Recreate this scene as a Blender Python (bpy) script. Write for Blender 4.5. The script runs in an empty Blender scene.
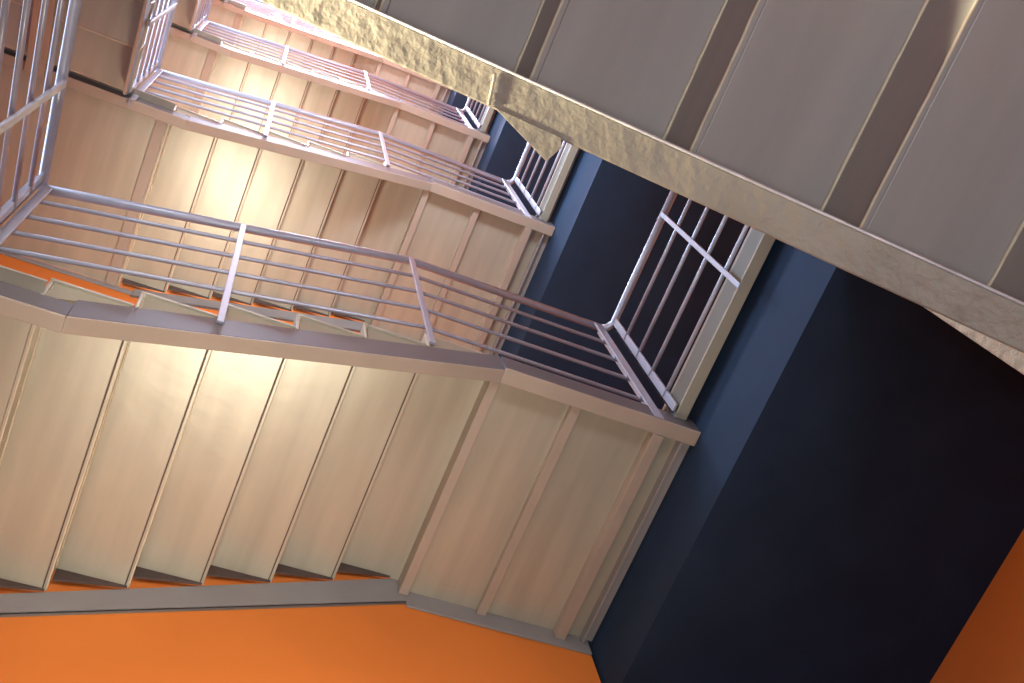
import bpy, bmesh, math, random
from mathutils import Matrix, Vector

random.seed(7)
S = 4.0                      # metres per survey unit
BASE = Vector((0, 0, 3.0))   # camera height above the ground floor
H = 0.7872                   # storey height (survey units)
C = bpy.context.scene.collection


def W(x, y, z):
    return Vector((x * S, y * S, z * S)) + BASE


# ----------------------------------------------------------------- materials
def mat(name, col, rough=0.5, metal=0.0, noise=None, spec=0.5, bump=None, coat=0.0):
    m = bpy.data.materials.new(name)
    m.use_nodes = True
    nt = m.node_tree
    b = nt.nodes['Principled BSDF']
    b.inputs['Base Color'].default_value = (*col, 1)
    b.inputs['Roughness'].default_value = rough
    b.inputs['Metallic'].default_value = metal
    b.inputs['Specular IOR Level'].default_value = spec
    b.inputs['Coat Weight'].default_value = coat
    tc = nt.nodes.new('ShaderNodeTexCoord')
    mp = nt.nodes.new('ShaderNodeMapping')
    nt.links.new(tc.outputs['Object'], mp.inputs['Vector'])
    if noise:
        scale, amt, stretch = noise
        mp.inputs['Scale'].default_value = stretch
        n = nt.nodes.new('ShaderNodeTexNoise')
        n.inputs['Scale'].default_value = scale
        n.inputs['Detail'].default_value = 5
        nt.links.new(mp.outputs['Vector'], n.inputs['Vector'])
        r = nt.nodes.new('ShaderNodeValToRGB')
        r.color_ramp.elements[0].position = 0.3
        r.color_ramp.elements[1].position = 0.7
        r.color_ramp.elements[0].color = (*[c * (1 - amt) for c in col], 1)
        r.color_ramp.elements[1].color = (*[min(1, c * (1 + amt)) for c in col], 1)
        nt.links.new(n.outputs['Fac'], r.inputs['Fac'])
        nt.links.new(r.outputs['Color'], b.inputs['Base Color'])
    if bump:
        bs, strength, dist = bump
        n2 = nt.nodes.new('ShaderNodeTexNoise')
        n2.inputs['Scale'].default_value = bs
        n2.inputs['Detail'].default_value = 6
        nt.links.new(tc.outputs['Object'], n2.inputs['Vector'])
        bp = nt.nodes.new('ShaderNodeBump')
        bp.inputs['Strength'].default_value = strength
        bp.inputs['Distance'].default_value = dist
        nt.links.new(n2.outputs['Fac'], bp.inputs['Height'])
        nt.links.new(bp.outputs['Normal'], b.inputs['Normal'])
    return m


M = {}
M['tread'] = mat('taupe_painted_steel', (0.435, 0.40, 0.32), 0.35, 0.28, (2.2, 0.10, (6, 0.6, 6)), 0.5, (9, 0.05, 0.02))
M['beam'] = mat('beige_beam_paint', (0.37, 0.30, 0.242), 0.42, 0.0, (5, 0.06, (1, 1, 1)), 0.5, (60, 0.08, 0.01))
M['tread_grey'] = mat('grey_painted_steel', (0.40, 0.365, 0.345), 0.42, 0.0, (2.2, 0.08, (6, 0.6, 6)), 0.5, (9, 0.05, 0.02))
M['cream'] = mat('thick_cream_paint', (0.355, 0.31, 0.25), 0.5, 0.0, (9, 0.12, (1, 1, 1)), 0.5, (30, 0.4, 0.02))
M['grey_beam'] = mat('grey_stringer_paint', (0.29, 0.27, 0.265), 0.42, 0.0, (5, 0.06, (1, 1, 1)))
M['bead'] = mat('pale_weld_paint', (0.66, 0.57, 0.42), 0.35, 0.0, (30, 0.12, (1, 1, 1)))
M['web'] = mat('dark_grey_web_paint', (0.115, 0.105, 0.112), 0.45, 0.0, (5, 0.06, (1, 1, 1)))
M['olive_dark'] = mat('olive_web_paint', (0.115, 0.105, 0.08), 0.55, 0.0, (5, 0.06, (1, 1, 1)))  # the beam's olive, darkened to shade the brightly lit web
M['olive'] = mat('olive_grey_beam_paint', (0.33, 0.30, 0.23), 0.5, 0.0, (5, 0.06, (1, 1, 1)))
M['gusset'] = mat('khaki_side_plate', (0.27, 0.25, 0.18), 0.5, 0.0, (6, 0.06, (1, 1, 1)))
M['rail'] = mat('lilac_grey_rail_paint', (0.36, 0.37, 0.44), 0.30, 0.25, (12, 0.05, (1, 1, 1)), 0.6)
M['navy'] = mat('navy_matt_paint', (0.0165, 0.036, 0.074), 0.75, 0.0, (3, 0.15, (1, 1, 1)), 0.25)
M['orange'] = mat('orange_wall_paint', (0.84, 0.235, 0.038), 0.7, 0.0, (2.5, 0.05, (1, 1, 1)), 0.3, (80, 0.05, 0.005))
M['plaster'] = mat('rough_cream_plaster', (0.62, 0.55, 0.38), 0.85, 0.0, (14, 0.15, (1, 1, 1)), 0.3, (26, 0.7, 0.03))
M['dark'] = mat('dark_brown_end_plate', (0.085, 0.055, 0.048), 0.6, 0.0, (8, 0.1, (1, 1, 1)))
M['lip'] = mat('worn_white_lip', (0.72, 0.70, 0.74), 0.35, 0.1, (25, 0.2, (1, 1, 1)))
M['floor'] = mat('pale_stone_floor', (0.55, 0.50, 0.44), 0.5, 0.0, (4, 0.1, (1, 1, 1)))
M['frame'] = mat('white_frame_paint', (0.65, 0.66, 0.70), 0.4)


def glass_mat():
    m = bpy.data.materials.new('skylight_glass')
    m.use_nodes = True
    nt = m.node_tree
    nt.nodes.remove(nt.nodes['Principled BSDF'])
    out = nt.nodes['Material Output']
    t = nt.nodes.new('ShaderNodeBsdfTransparent')
    t.inputs['Color'].default_value = (0.88, 0.90, 0.98, 1)
    g = nt.nodes.new('ShaderNodeBsdfGlossy')
    g.inputs['Roughness'].default_value = 0.05
    mx = nt.nodes.new('ShaderNodeMixShader')
    mx.inputs['Fac'].default_value = 0.06
    nt.links.new(t.outputs[0], mx.inputs[1])
    nt.links.new(g.outputs[0], mx.inputs[2])
    nt.links.new(mx.outputs[0], out.inputs['Surface'])
    return m


M['glass'] = glass_mat()


# ----------------------------------------------------------------- mesh kit
class MB:
    """collects solids in survey units, mapped by fn, into one mesh"""

    def __init__(self, fn=None):
        self.bm = bmesh.new()
        self.fn = fn or (lambda p: p)

    def v(self, p):
        return self.bm.verts.new(W(*self.fn(p)))

    def prism(self, poly, axis, a, b):
        """poly: 2-D points in the two other axes; extruded along axis from a to b"""
        def mk(q, t):
            if axis == 0:
                return (t, q[0], q[1])
            if axis == 1:
                return (q[0], t, q[1])
            return (q[0], q[1], t)
        A = [self.v(mk(q, a)) for q in poly]
        B = [self.v(mk(q, b)) for q in poly]
        n = len(poly)
        self.bm.faces.new(A)
        self.bm.faces.new(list(reversed(B)))
        for i in range(n):
            j = (i + 1) % n
            self.bm.faces.new((A[i], B[i], B[j], A[j]))
        return self

    def box(self, x0, x1, y0, y1, z0, z1):
        return self.prism([(x0, z0), (x1, z0), (x1, z1), (x0, z1)], 1, y0, y1)

    def tube(self, pts, r, seg=12, ru=None, cap=True):
        """round bar along a polyline (survey units)"""
        P = [W(*self.fn(p)) for p in pts]
        rr = r * S
        rings = []
        for i, p in enumerate(P):
            if i == 0:
                d = (P[1] - P[0]).normalized(); k = 1.0
            elif i == len(P) - 1:
                d = (P[-1] - P[-2]).normalized(); k = 1.0
            else:
                d0 = (P[i] - P[i - 1]).normalized(); d1 = (P[i + 1] - P[i]).normalized()
                d = (d0 + d1).normalized()
            up = Vector((0, 0, 1)) if abs(d.z) < 0.9 else Vector((1, 0, 0))
            s = d.cross(up).normalized(); t = s.cross(d).normalized()
            rings.append([self.bm.verts.new(p + rr * (math.cos(a) * s + math.sin(a) * t))
                          for a in [2 * math.pi * k / seg for k in range(seg)]])
        for A, B in zip(rings, rings[1:]):
            for i in range(seg):
                j = (i + 1) % seg
                f = self.bm.faces.new((A[i], A[j], B[j], B[i])); f.smooth = True
        if cap:
            self.bm.faces.new(list(reversed(rings[0]))); self.bm.faces.new(rings[-1])
        return self

    def bead(self, p0, p1, r, seed=0, n=36):
        """an uneven weld bead"""
        rnd = random.Random(seed)
        a, b = Vector(p0), Vector(p1)
        pts = []
        for i in range(n + 1):
            q = a.lerp(b, i / n)
            pts.append((q.x + rnd.uniform(-1, 1) * r * 0.25, q.y, q.z + rnd.uniform(-1, 1) * r * 0.15))
        return self.tube(pts, r, 6)

    def build(self, name, m, parent=None, bevel=0.0):
        bmesh.ops.recalc_face_normals(self.bm, faces=self.bm.faces)
        me = bpy.data.meshes.new(name)
        org = parent_world(parent) if parent else None
        if org is None:
            xs = [v.co for v in self.bm.verts]
            lo = Vector([min(c[i] for c in xs) for i in range(3)])
            hi = Vector([max(c[i] for c in xs) for i in range(3)])
            org = Vector(((lo.x + hi.x) / 2, (lo.y + hi.y) / 2, lo.z))
            own = org
        else:
            own = Vector((0, 0, 0))
        bmesh.ops.translate(self.bm, verts=self.bm.verts, vec=-org)
        self.bm.to_mesh(me)
        self.bm.free()
        o = bpy.data.objects.new(name, me)
        C.objects.link(o)
        o.location = own
        me.materials.append(m)
        if parent:
            o.parent = parent
        if bevel:
            bv = o.modifiers.new('bevel', 'BEVEL')
            bv.width = bevel; bv.segments = 2; bv.limit_method = 'ANGLE'
            bv.angle_limit = math.radians(50)
        return o


def parent_world(o):
    v = Vector((0, 0, 0))
    while o:
        v = v + Vector(o.location)
        o = o.parent
    return v


def thing(name, label, cat, p, group=None):
    o = bpy.data.objects.new(name, None)
    C.objects.link(o)
    o.location = W(*p)
    o.empty_display_size = 0.1
    o['label'] = label
    o['category'] = cat
    if group:
        o['group'] = group
    return o


def struct(o):
    o['kind'] = 'structure'
    return o


# ----------------------------------------------------------------- stair kit
R_ = 0.0334
T_PL = 0.0028     # plate thickness


def flight(root, fn, u0, g, r, n, z0, width, ua, ub, d, wall_str=True, mats=None, fl=0.0138,
           gussets=True, seed=0, first_r=None, bead_r=0.0009, hw=None, wf=0.0026, last_gusset=True, groove=0.0, wall_shade=False):
    """folded-plate flight in its own frame: u along the climb, v away from the well, w up."""
    mats = mats or {}
    mb_ = mats.get('beam', M['beam'])
    mt = mats.get('tread', M['tread'])

    def low(u):
        return z0 + (u - u0) * r / g
    # well stringer: a channel seen from below as web plus bottom flange
    s = MB(fn)
    h = d
    s.prism([(ua, low(ua) - h), (ub, low(ub) - h), (ub, low(ub) - h + T_PL), (ua, low(ua) - h + T_PL)], 1, 0.0, fl)
    ws = s.build('well_stringer', mats.get('stringer', mb_), root, 0.003)
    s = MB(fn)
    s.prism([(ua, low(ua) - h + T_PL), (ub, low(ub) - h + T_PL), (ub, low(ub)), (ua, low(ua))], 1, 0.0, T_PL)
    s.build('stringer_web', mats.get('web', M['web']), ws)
    if wall_str:
        s = MB(fn)
        h0, h1 = hw or (h, h)
        s.prism([(ua, low(ua) - h0), (ub, low(ub) - h1), (ub, low(ub)), (ua, low(ua))], 1, width, width + T_PL)
        s.prism([(ua, low(ua) - h0), (ub, low(ub) - h1), (ub, low(ub) - h1 + T_PL), (ua, low(ua) - h0 + T_PL)], 1, width, width + wf)
        s.build('wall_stringer', M['grey_beam'], root, 0.002)
    for k in range(n):
        u = u0 + k * g
        zl = z0 + k * r
        zt = zl + r
        zr = zl
        if k == 0 and first_r is not None:
            zr = zt - first_r
        rb = MB(fn).box(u - T_PL * 0.5, u + T_PL * 0.5, -0.001, width - 0.0004, zr, zt - 0.0001).build('riser', mt, root, 0.002)
        b = MB(fn)
        b.bead((u + T_PL * 0.5 + 0.0003, 0.004, zt - 0.0003), (u + T_PL * 0.5 + 0.0003, width - 0.002, zt - 0.0003), bead_r, seed + k * 2)
        if not (groove and k > 2):
            b.bead((u + T_PL * 0.5 - 0.0002, 0.004, zr + 0.0004), (u + T_PL * 0.5 - 0.0002, width - 0.002, zr + 0.0004), bead_r * 0.85, seed + k * 2 + 1)
        b.build('weld_bead', M['bead'], rb)
        if k < n - 1:
            MB(fn).box(u - T_PL * 0.5, u + g - T_PL * 0.5 - groove, -0.0015, width - 0.0004, zt, zt + T_PL).build('tread', mt, root, 0.002)
            if groove:
                MB(fn).box(u + g - T_PL * 0.5 - groove, u + g - T_PL * 0.5, 0.0005, width - 0.0006, zt + 0.0003, zt + T_PL).build('joint_strip', M['dark'], root)  # dark strip painting the thin shadow line at the tread seam
        if wall_shade:
            MB(fn).prism([(u + T_PL, zt - 0.0003), (u + T_PL, zt - 0.5 * r), (u + g, zt - 0.0003)], 1, width - 0.0032, width - 0.0008).build('end_plate', M['dark'], root)  # dark triangle painting the tread's shadow on the wall
        if gussets and (k < n - 1 or last_gusset):
            e = u + g
            MB(fn).prism([(u + T_PL, zl), (u + T_PL, zt), (e, zt)], 1, 0.0008, 0.0036).build('side_plate', M['gusset'], root)


YG = 0.336      # plane of the guard along the back flight
YW = 0.334      # web of the back well stringer
XR = 0.481      # plane of the guard along the lobby edge
XL = -0.1555    # plane of the guard along the left flight
YF = 0.045      # well face of the front flight


def fn_back(p):
    return (p[0], YW + p[1], p[2])


def fn_front(p):
    return (-p[0], YF - p[1], p[2])


def fn_left(p):
    return (XL - p[1], p[0], p[2])


ORD = ['lowest', 'second', 'third', 'topmost']

Z_LOB = 1.0294     # underside of the lobby-level plates, first storey above the camera
Z_QB = 0.829       # underside of the quarter landing at the back left
Z_QF = 0.625       # underside of the quarter landing at the front left

back_lab = [
    'lowest back stair flight, glossy taupe folded steel treads directly above the orange wall',
    'second back stair flight up, pale underside seen above the nearest long guardrail',
    'third back stair flight up, pale underside between the second and third guardrails',
    'topmost back stair flight, small and pale, below the bluish skylight strip']
back_land = [
    'lowest lobby landing, three brown soffit panels beside the big dark navy ceiling',
    'second lobby landing up, brown soffit panels behind the nearest guardrail corner',
    'third lobby landing up, small soffit panels ending at a blue edge',
    'topmost lobby landing, tiny soffit panels next to the cream front stringer']
guard_lab = [
    'nearest long steel guardrail on the lowest back flight, with four thin rails',
    'second long steel guardrail up, on the second back flight',
    'third long steel guardrail up, small and lilac, on the third back flight',
    'topmost long guardrail, bluish, just under the cream front stringer']
rguard_lab = [
    'nearest short guardrail against the black lobby void, right of the lowest corner posts',
    'second short lobby guardrail up, partly behind the small hanging triangle plate',
    'third short lobby guardrail up, five close bars beside the cream stringer',
    'topmost short lobby guardrail, mostly behind the cream stringer']
lguard_lab = [
    'large sloping guardrail in the top left corner, nearest the viewer',
    'second sloping left guardrail up, narrow bundle of rails beside the pale soffit',
    'third sloping left guardrail up, small bundle of rails near the top edge',
    'topmost sloping left guardrail, tiny, at the upper edge']
left_lab = [
    'lowest left stair flight, just beyond the left edge below the large guardrail',
    'second left stair flight up, pale soffit panels between two sloping guardrails',
    'third left stair flight up, small pale soffit near the top edge',
    'topmost left stair flight, tiny, at the top edge']
qland_lab = [
    'lowest back left quarter landing, at the bottom of the lowest back flight',
    'second back left quarter landing up, brown soffit behind a black gap strip',
    'third back left quarter landing up, small, with a short dark gap',
    'topmost back left quarter landing, tiny, near the top edge']


def guard_posts_flat(root, fn, u, v, z0, z1, du, dv, name='post'):
    return MB(fn).box(u - du, u + du, v - dv, v + dv, z0, z1).build(name, M['rail'], root, 0.0015)


RAILS = (0.058, 0.114, 0.170, 0.2265)
RAILS_F = (0.043, 0.094, 0.144, 0.190)     # spacing at the foot of the flight
XG = 0.4929     # plane of the guard along the lobby edge


def storey(n):
    dz = n * H
    # ---------------- back flight
    root = thing('stair_flight', back_lab[n], 'stairs', (0.1, YW + 0.13, Z_QB + dz - 0.038), 'back stair flights')
    u0, g = -0.0978, 0.0640
    flight(root, fn_back, u0, g, R_, 6, Z_QB + dz, 0.2698, -0.075, 0.3026, 0.038, seed=n * 100, hw=(0.030, 0.046), groove=0.0011, wall_shade=True)
    # ---------------- lobby landing
    root = thing('stair_landing', back_land[n], 'landing', (0.4, YW + 0.13, Z_LOB + dz - 0.03), 'lobby landings')
    z = Z_LOB + dz
    b = MB()
    b.box(0.3026, 0.5212, YW - T_PL, 0.3478, z - 0.0294, z - 0.0266)
    eb = b.build('edge_beam', M['beam'], root, 0.003)
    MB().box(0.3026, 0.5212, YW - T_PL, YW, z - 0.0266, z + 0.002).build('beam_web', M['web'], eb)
    zp = z - 0.0165                # landing plates sit a little lower than the last tread
    b = MB()
    b.box(0.3026, 0.5160, 0.6038, 0.6062, z - 0.0430, zp + 0.004)
    b.build('wall_beam', M['grey_beam'], root, 0.002)
    xs = [0.222 + 0.0014, 0.2995, 0.388, 0.4740, 0.5160]
    for i in range(4):
        zz = z if i == 0 else zp
        MB().box(xs[i], xs[i + 1], YW + 0.0005, 0.6036, zz, zz + T_PL).build('soffit_panel', M['tread'], root)
    for xc in (0.2995, 0.388):
        b = MB()
        b.box(xc - 0.0052, xc + 0.0052, 0.3480, 0.6036, zp - 0.0085, zp - 0.0060)
        b.box(xc - 0.0052, xc - 0.0026, 0.3480, 0.6036, zp - 0.0060, zp)
        if xc < 0.3:
            b.box(xc - 0.0040, xc - 0.0012, 0.3370, 0.6036, zp, z + T_PL)
        b.build('rib', M['beam'], root, 0.002)
    b = MB()
    b.box(0.4735, 0.4763, 0.3480, 0.6036, zp - 0.0120, zp)
    b.box(0.4735, 0.4855, 0.3480, 0.6036, zp - 0.0145, zp - 0.0120)
    b.build('end_beam', M['beam'], root, 0.002)
    b = MB()
    b.box(0.5060, 0.5088, 0.3480, 0.6036, zp - 0.0120, zp)
    b.box(0.5088, 0.5212, 0.3480, 0.6036, zp - 0.0030, zp)
    b.build('end_plate', M['grey_beam'], root, 0.002)
    # lobby edge beam along the well
    b = MB()
    b.box(0.4965, 0.5100, YF - 0.10, YW - T_PL, z - 0.0084, z - 0.0056)
    eb = b.build('lobby_edge_beam', M['olive'], root, 0.003)
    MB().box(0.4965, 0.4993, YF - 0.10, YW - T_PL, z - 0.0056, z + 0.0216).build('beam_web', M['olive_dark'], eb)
    MB().box(0.4965, 0.5213, YF - 0.10, YW + 0.02, z + 0.0218, z + 0.027).build('deck_strip', M['beam'], root, 0.002)
    # ---------------- guard along the back flight and landing
    root = thing('guardrail', guard_lab[n], 'railing', (0.2, YG, Z_QB + dz - 0.03), 'long guardrails along the back flights')
    zc = 1.2840 + dz               # handrail over the landing
    ub, ue, ul = 0.2265, XR, XL
    sl = R_ / g
    zl = zc - (ub - ul) * sl
    h = MB()
    h.tube([(ul, YG, zl), (ub, YG, zc), (ue, YG, zc)], 0.0047, 14)
    h.build('handrail', M['rail'], root)
    for off, off_f in zip(RAILS, RAILS_F):
        MB().tube([(ul + 0.004, YG, zl - off_f + 0.004 * sl), (ub, YG, zc - off), (ue - 0.004, YG, zc - off)], 0.0022, 8).build('rail', M['rail'], root)
    # posts: two flat bars, two angle-section end posts
    um = 0.0300
    zm = zc - (ub - um) * sl
    MB().box(um - 0.0030, um + 0.0030, YG - 0.0052, YG - 0.0024, zm - 0.2990, zm - 0.003).build('post', M['rail'], root, 0.0015)
    MB().box(ub - 0.0034, ub + 0.0030, YG - 0.0052, YG - 0.0024, zc - 0.2800, zc - 0.003).build('post', M['rail'], root, 0.0015)
    b = MB()
    b.box(ue - 0.0125, ue - 0.0015, YG - 0.0052, YG - 0.0024, zc - 0.2800, zc - 0.003)
    b.box(ue - 0.0040, ue - 0.0015, YG - 0.0024, YG + 0.0070, zc - 0.2800, zc - 0.003)
    for off in RAILS:
        b.box(ue - 0.0150, ue - 0.0115, YG - 0.0040, YG - 0.0010, zc - off - 0.004, zc - off + 0.004)
    b.build('corner_post', M['rail'], root, 0.0015)
    b = MB()
    b.box(ul + 0.002, ul + 0.010, YG - 0.0052, YG - 0.0024, zl - 0.290, zl - 0.003)
    b.box(ul + 0.002, ul + 0.0045, YG - 0.0024, YG + 0.006, zl - 0.290, zl - 0.003)
    b.build('corner_post', M['rail'], root, 0.0015)
    # ---------------- guard along the lobby edge
    root = thing('guardrail', rguard_lab[n], 'railing', (XG, 0.2, Z_LOB + dz), 'short guardrails along the lobby edges')
    y1, y0 = YG, YF + 0.01
    MB().tube([(ue, YG, zc), (ue + 0.006, YG - 0.0025, zc), (XG, YG - 0.010, zc), (XG, y0, zc)], 0.0047, 14).build('handrail', M['rail'], root)
    for off in RAILS:
        MB().tube([(XG, y1 - 0.010, zc - off), (XG, y0, zc - off)], 0.0024, 8).build('rail', M['rail'], root)
    b = MB()
    b.box(XG - 0.0014, XG + 0.0014, y1 - 0.0190, y1 - 0.0080, zc - 0.2620, zc - 0.003)
    b.box(XG - 0.0014, XG + 0.0080, y1 - 0.0105, y1 - 0.0080, zc - 0.2620, zc - 0.003)
    b.build('corner_post', M['rail'], root, 0.0015)
    MB().box(XG - 0.0052, XG - 0.0024, 0.1735, 0.1790, zc - 0.2800, zc - 0.003).build('post', M['rail'], root, 0.0015)
    MB().box(XG - 0.0052, XG - 0.0024, y0 - 0.001, y0 + 0.005, zc - 0.2800, zc - 0.003).build('post', M['rail'], root, 0.0015)
    # ---------------- back left quarter landing
    zq = Z_QB + dz
    root = thing('stair_landing', qland_lab[n], 'landing', (-0.25, YW + 0.13, zq - 0.03), 'back left quarter landings')
    b = MB()
    b.box(-0.430, -0.0755, YW, 0.3478, zq - 0.0260, zq - 0.0232)
    eb = b.build('edge_beam', M['beam'], root, 0.003)
    MB().box(-0.430, -0.0755, YW, YW + T_PL, zq - 0.0232, zq + 0.002).build('beam_web', M['web'], eb)  # dark colour also paints the shade inside the slot
    b = MB()
    b.box(-0.430, -0.0755, 0.6038, 0.6062, zq - 0.0120, zq + 0.002)
    b.build('wall_beam', M['grey_beam'], root, 0.002)
    xs = [-0.430, -0.300, -0.0978]
    for i in range(2):
        MB().box(xs[i], xs[i + 1], 0.3235, 0.6036, zq + 0.0022, zq + 0.0022 + T_PL).build('soffit_panel', M['tread'], root)
    if n:
        MB().box(-0.1150, -0.1000, 0.3480, 0.6036, zq - 0.002, zq + 0.002).build('rib', M['beam'], root, 0.001)
    # ---------------- left flight
    root = thing('stair_flight', left_lab[n], 'stairs', (-0.28, 0.19, Z_QF + dz), 'left stair flights')
    gl = 0.0635
    yl1 = 0.322
    yl0 = yl1 - 5 * gl
    rl = (Z_QB - Z_QF) / 6.0
    flight(root, fn_left, yl0, gl, rl, 6, Z_QF + dz, 0.256, yl0 - 0.01, yl1, 0.034, fl=0.004, seed=n * 100 + 40, bead_r=0.0007, hw=(0.034, 0.034), last_gusset=False)
    MB(fn_left).prism([(yl0, Z_QF + dz - 0.036), (yl1, zq - 0.036), (YW + 0.012, zq - 0.030), (YW + 0.012, zq - 0.027), (yl1, zq - 0.033), (yl0, Z_QF + dz - 0.033)], 1, 0.107, 0.132).build('middle_stringer', M['beam'], root)
    # ---------------- guard along the left flight
    root = thing('guardrail', lguard_lab[n], 'railing', (XL, 0.2, Z_QF + dz), 'sloping guardrails along the left flights')
    sl2 = rl / gl
    y1, y0 = YG - 0.006, YF + 0.004
    z1 = zl
    z0 = z1 - (y1 - y0) * sl2
    MB().tube([(XL, y1 + 0.006, z1), (XL, y1, z1), (XL, y0, z0)], 0.0047, 14).build('handrail', M['rail'], root)
    for off in RAILS:
        MB().tube([(XL, y1 - 0.004, z1 - off), (XL, y0, z0 - off)], 0.0024, 8).build('rail', M['rail'], root)
    b = MB()
    b.box(XL - 0.0014, XL + 0.0014, y1 - 0.0130, y1 - 0.0030, z1 - 0.285, z1 - 0.004)
    b.box(XL - 0.0080, XL + 0.0014, y1 - 0.0055, y1 - 0.0030, z1 - 0.285, z1 - 0.004)
    b.build('corner_post', M['rail'], root, 0.0015)
    ym = 0.221
    zm = z1 - (y1 - ym) * sl2
    MB().box(XL + 0.0024, XL + 0.0052, ym - 0.0035, ym + 0.0035, zm - 0.285, zm - 0.003).build('post', M['rail'], root, 0.0015)
    MB().box(XL + 0.0024, XL + 0.0052, y0, y0 + 0.007, z0 - 0.285, z0 - 0.003).build('post', M['rail'], root, 0.0015)


for n in range(4):
    storey(n)

# ----------------------------------------------------------------- front flights
front_lab = [
    'big front stair flight overhead at upper right, grey soffit with a long cream bottom stringer',
    'second front stair flight, mostly hidden above the big overhead one',
    'third front stair flight, hidden high above the big overhead one']
for n in range(3):
    dz = n * H
    root = thing('stair_flight', front_lab[n], 'stairs', (0.2, -0.08, 0.2424 + dz), 'front stair flights')
    # climbs towards -x: u = -x
    flight(root, fn_front, -0.4783, 0.0630, R_, 11, 0.2576 + dz, 0.258, -0.5205, 0.160, 0.038,
           last_gusset=False, mats={'tread': M['tread_grey'], 'stringer': M['cream'], 'web': M['cream']}, gussets=True, seed=500 + n * 50, fl=0.0148, bead_r=0.0009, hw=(0.034, 0.034))
    # white tube painting the light caught by the flange's inner edge
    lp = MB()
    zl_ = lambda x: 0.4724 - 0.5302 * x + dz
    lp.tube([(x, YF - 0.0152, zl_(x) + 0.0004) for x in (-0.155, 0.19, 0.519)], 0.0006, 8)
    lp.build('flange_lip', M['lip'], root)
    # welded lap plate at the stringer splice, flush with the bottom flange
    if n == 0:
        b = MB()
        zf = lambda x: 0.4724 - 0.5302 * x
        tri = [(0.0830, 0.0440), (0.1075, 0.0545), (0.1105, 0.0475), (0.1090, 0.0440)]
        A = [b.v((x, y, zf(x) - 0.0002)) for x, y in tri]
        B = [b.v((x, y, zf(x) + 0.0026)) for x, y in tri]
        b.bm.faces.new(A); b.bm.faces.new(list(reversed(B)))
        for i in range(4):
            j = (i + 1) % 4
            b.bm.faces.new((A[i], B[i], B[j], A[j]))
        b.build('lap_plate', M['cream'], root, 0.001)
        b = MB()
        p0, p1 = (0.0795, 0.0325, zf(0.0795) - 0.0004), (0.0815, 0.0445, zf(0.0815) - 0.0004)
        b.bead(p0, p1, 0.0007, 9, 14)
        b.build('splice_weld', M['bead'], root)
    # front left quarter landing
    zq = Z_QF + dz
    lr = thing('stair_landing', ['lowest front left quarter landing, above the left edge of view',
                                 'second front left quarter landing, hidden high on the left',
                                 'third front left quarter landing, hidden near the top left'][n], 'landing', (-0.29, -0.09, zq - 0.03), 'front left quarter landings')
    MB().box(-0.430, -0.1535, -0.2130, 0.001, zq, zq + T_PL).build('soffit_panel', M['tread'], lr, 0.0015)
    b = MB()
    b.box(-0.430, -0.1615, -0.009, -0.0062, zq - 0.034, zq - 0.0004)
    b.build('edge_beam', M['beam'], lr, 0.002)

# ----------------------------------------------------------------- setting
ZB, ZT = -0.75, 4.20
XW0, XW1 = -0.432, 0.850
YB, YFW = 0.6068, -0.2320


def sbox(name, m, *a):
    return struct(MB().box(*a).build(name, m))


sbox('wall_back', M['orange'], XW0 - 0.03, 0.5165, YB, YB + 0.05, ZB, ZT)
wl = MB()
wl.box(XW0 - 0.03, XW0, YFW, 0.02, ZB, ZT)
wl.box(XW0 - 0.03, XW0, 0.52, YB, ZB, ZT)
edges = [ZB] + [q for n in range(4) for q in (1.00 + n * H, 1.32 + n * H)] + [ZT]
for i in range(0, len(edges), 2):
    wl.box(XW0 - 0.03, XW0, 0.02, 0.52, edges[i], edges[i + 1])
struct(wl.build('wall_left', M['orange']))
sbox('wall_front', M['orange'], XW0 - 0.03, XW1 + 0.03, YFW - 0.03, YFW, ZB, ZT)
sbox('wall_right', M['orange'], XW1, XW1 + 0.03, YFW, 1.05, ZB, ZT)
sbox('wall_lobby', M['orange'], 0.40, XW1, 1.02, 1.05, ZB, ZT)
sbox('floor', M['floor'], XW0 - 0.03, XW1 + 0.03, YFW - 0.03, 1.05, ZB - 0.03, ZB)
for n in range(-1, 4):
    dz = n * H
    sbox('ceiling', M['navy'], 0.5215, XW1, YFW, 1.02, 0.912 + dz, 1.0508 + dz)
# roof over the lobby, skylight over the stairwell
sbox('ceiling', M['navy'], 0.5205, XW1 + 0.03, YFW, 1.05, ZT - 0.05, ZT)
fr = MB()
for x in (-0.44, -0.20, 0.04, 0.28, 0.5145):
    fr.box(x - 0.006, x + 0.006, YFW, YB, ZT, ZT + 0.02)
for y in (YFW + 0.006, 0.2, YB - 0.006):
    fr.box(XW0, 0.5205, y - 0.006, y + 0.006, ZT, ZT + 0.02)
w = struct(fr.build('window_1', M['frame']))
pane = MB().box(XW0, 0.5205, YFW, YB, ZT + 0.008, ZT + 0.010).build('pane', M['glass'])
pane.parent = w
pane.location = pane.location - w.location

for n in range(4):  # unseen left wall windows, made up to go with the fill lamps
    dz = n * H
    f = MB()
    y0, y1, z0, z1 = 0.02, 0.52, 1.00 + dz, 1.32 + dz
    f.box(XW0 - 0.014, XW0 - 0.006, y0, y1, z0, z0 + 0.012)
    f.box(XW0 - 0.014, XW0 - 0.006, y0, y1, z1 - 0.012, z1)
    for y in (y0, (y0 + y1) / 2 - 0.006, y1 - 0.012):
        f.box(XW0 - 0.014, XW0 - 0.006, y, y + 0.012, z0 + 0.012, z1 - 0.012)
    w2 = struct(f.build('window_%d' % (n + 2), M['frame']))
    pn = MB().box(XW0 - 0.011, XW0 - 0.010, y0 + 0.01, y1 - 0.01, z0 + 0.01, z1 - 0.01).build('pane', M['glass'])
    pn.parent = w2
    pn.location = pn.location - w2.location

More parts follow.
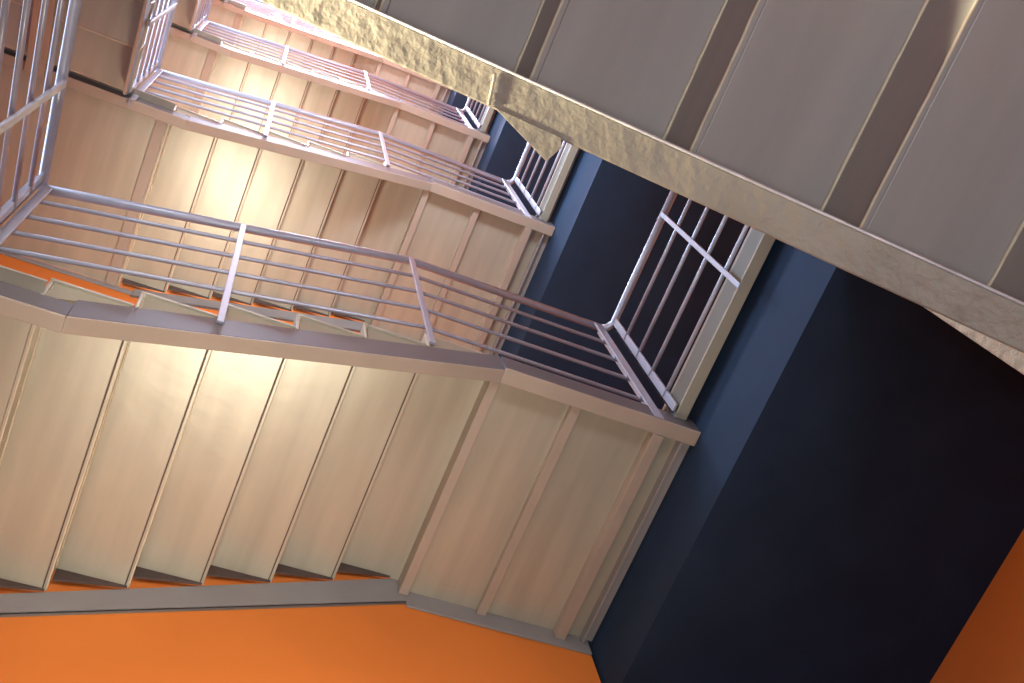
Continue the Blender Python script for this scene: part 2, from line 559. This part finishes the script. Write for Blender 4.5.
# plaster pillar at the lobby corner
pb = MB().box(0.5235, 0.600, 0.0500, 0.1000, -0.54, 0.9115).build('wall_pillar', M['plaster'], None, 0.01)
struct(pb)

# ----------------------------------------------------------------- light
world = bpy.data.worlds.new('sky')
bpy.context.scene.world = world
world.use_nodes = True
bg = world.node_tree.nodes['Background']
bg.inputs['Color'].default_value = (0.42, 0.50, 0.95, 1)
bg.inputs['Strength'].default_value = 0.9


def area(name, p, target, sx, sy, power, col, spread=math.pi):
    l = bpy.data.lights.new(name, 'AREA')
    l.shape = 'RECTANGLE'
    l.size = sx * S
    l.size_y = sy * S
    l.energy = power
    l.color = col
    l.spread = spread
    o = bpy.data.objects.new(name, l)
    C.objects.link(o)
    o.location = W(*p)
    d = W(*target) - W(*p)
    o.rotation_euler = d.to_track_quat('-Z', 'Y').to_euler()
    return o


# added warm fill lamps over the back flights, washing the soffit above
for n in range(-1, 4):
    dz = n * H
    up = 0.0 if n < 0 else 0.09
    area('wall_uplight', (0.10 if n < 0 else 0.03, 0.555, 1.087 + up + dz), (0.10, 0.40 if n < 0 else 0.50, 1.66 + dz), 0.20, 0.03, 9.8 if n < 0 else 18, (1.0, 0.93, 0.77), math.radians(84 if n < 0 else 140))
# added cool fill lamps at the left wall, lighting the navy slab edges
for n in range(0, 4):
    dz = n * H
    area('window_daylight', (XW0 + 0.004, 0.27, 1.16 + dz), (0.5, 0.24, 0.93 + dz), 0.48, 0.28, 32 if n == 0 else 150, (0.62, 0.80, 1.0), math.radians(120))
# added neutral fill lamps at the front, over the front left landings
for n in range(0, 4):
    area('landing_daylight', (-0.26, YFW + 0.004, 0.86 + n * H), (0.22, 0.5, 0.74 + n * H), 0.26, 0.22, 30 if n == 0 else 46, (0.96, 0.97, 0.98), math.radians(135))
# added cool fill lamps over each front flight, brightening rails and posts
for n, pw in enumerate((13, 62, 66, 70)):
    area('front_daylight', (0.28, YFW + 0.004, 0.73 + n * H), (0.18, 0.336, 1.12 + n * H), 0.26, 0.18, pw, (0.80, 0.88, 1.0), math.radians(95))
# added warm fill lamp at the left wall, brightening the cream stringer
area('stair_foot_lamp', (XW0 + 0.01, 0.30, 0.56), (-0.02, 0.05, 0.477), 0.06, 0.06, 6.2, (1.0, 0.91, 0.62), math.radians(22))
# added fill lamp from below, brightening the lower orange wall
area('ground_wall_light', (-0.12, 0.05, -0.50), (-0.02, 0.60, 0.60), 0.26, 0.10, 9, (1.0, 0.95, 0.86), math.radians(62))
area('front_wall_daylight', (0.02, YFW + 0.004, 0.70), (0.06, 0.60, 0.84), 0.30, 0.08, 7.5, (1.0, 0.96, 0.90), math.radians(70))  # added fill lamp at the front, aimed at the orange wall
# added cool fill lamp from below, lifting the front flight's soffit
area('ground_daylight', (-0.10, -0.14, -0.50), (0.20, -0.12, 0.42), 0.30, 0.16, 13.5, (0.88, 0.94, 1.0), math.radians(75))
# daylight falling down the well from the skylight
area('skylight_day', (0.10, 0.2, ZT - 0.02), (0.10, 0.2, 0), 0.55, 0.30, 850, (0.60, 0.75, 1.0))

# ----------------------------------------------------------------- camera
c2w = Matrix(((0.9107613856, 0.3094611056, 0.2733999317),
              (-0.3830694316, 0.8803933382, 0.2795807230),
              (-0.1541801189, -0.3593624830, 0.9203733463)))
# rows are the world axes seen by the camera (x right, y down, z forward)
right, down, fwd = (Vector((c2w[0][i], c2w[1][i], c2w[2][i])) for i in range(3))
cam = bpy.data.cameras.new('camera')
co = bpy.data.objects.new('camera', cam)
C.objects.link(co)
m3 = Matrix((right, -down, -fwd)).transposed()
co.matrix_world = Matrix.Translation(W(0, 0, 0)) @ m3.to_4x4()
cam.sensor_fit = 'HORIZONTAL'
cam.sensor_width = 36.0
cam.lens = 1129.84 / 1024 * 36.0
cam.clip_start = 0.02
cam.clip_end = 200
bpy.context.scene.camera = co

vs = bpy.context.scene.view_settings
vs.view_transform = 'Standard'
vs.look = 'None'
vs.exposure = 0.0
vs.gamma = 1.0
vs.use_curve_mapping = False
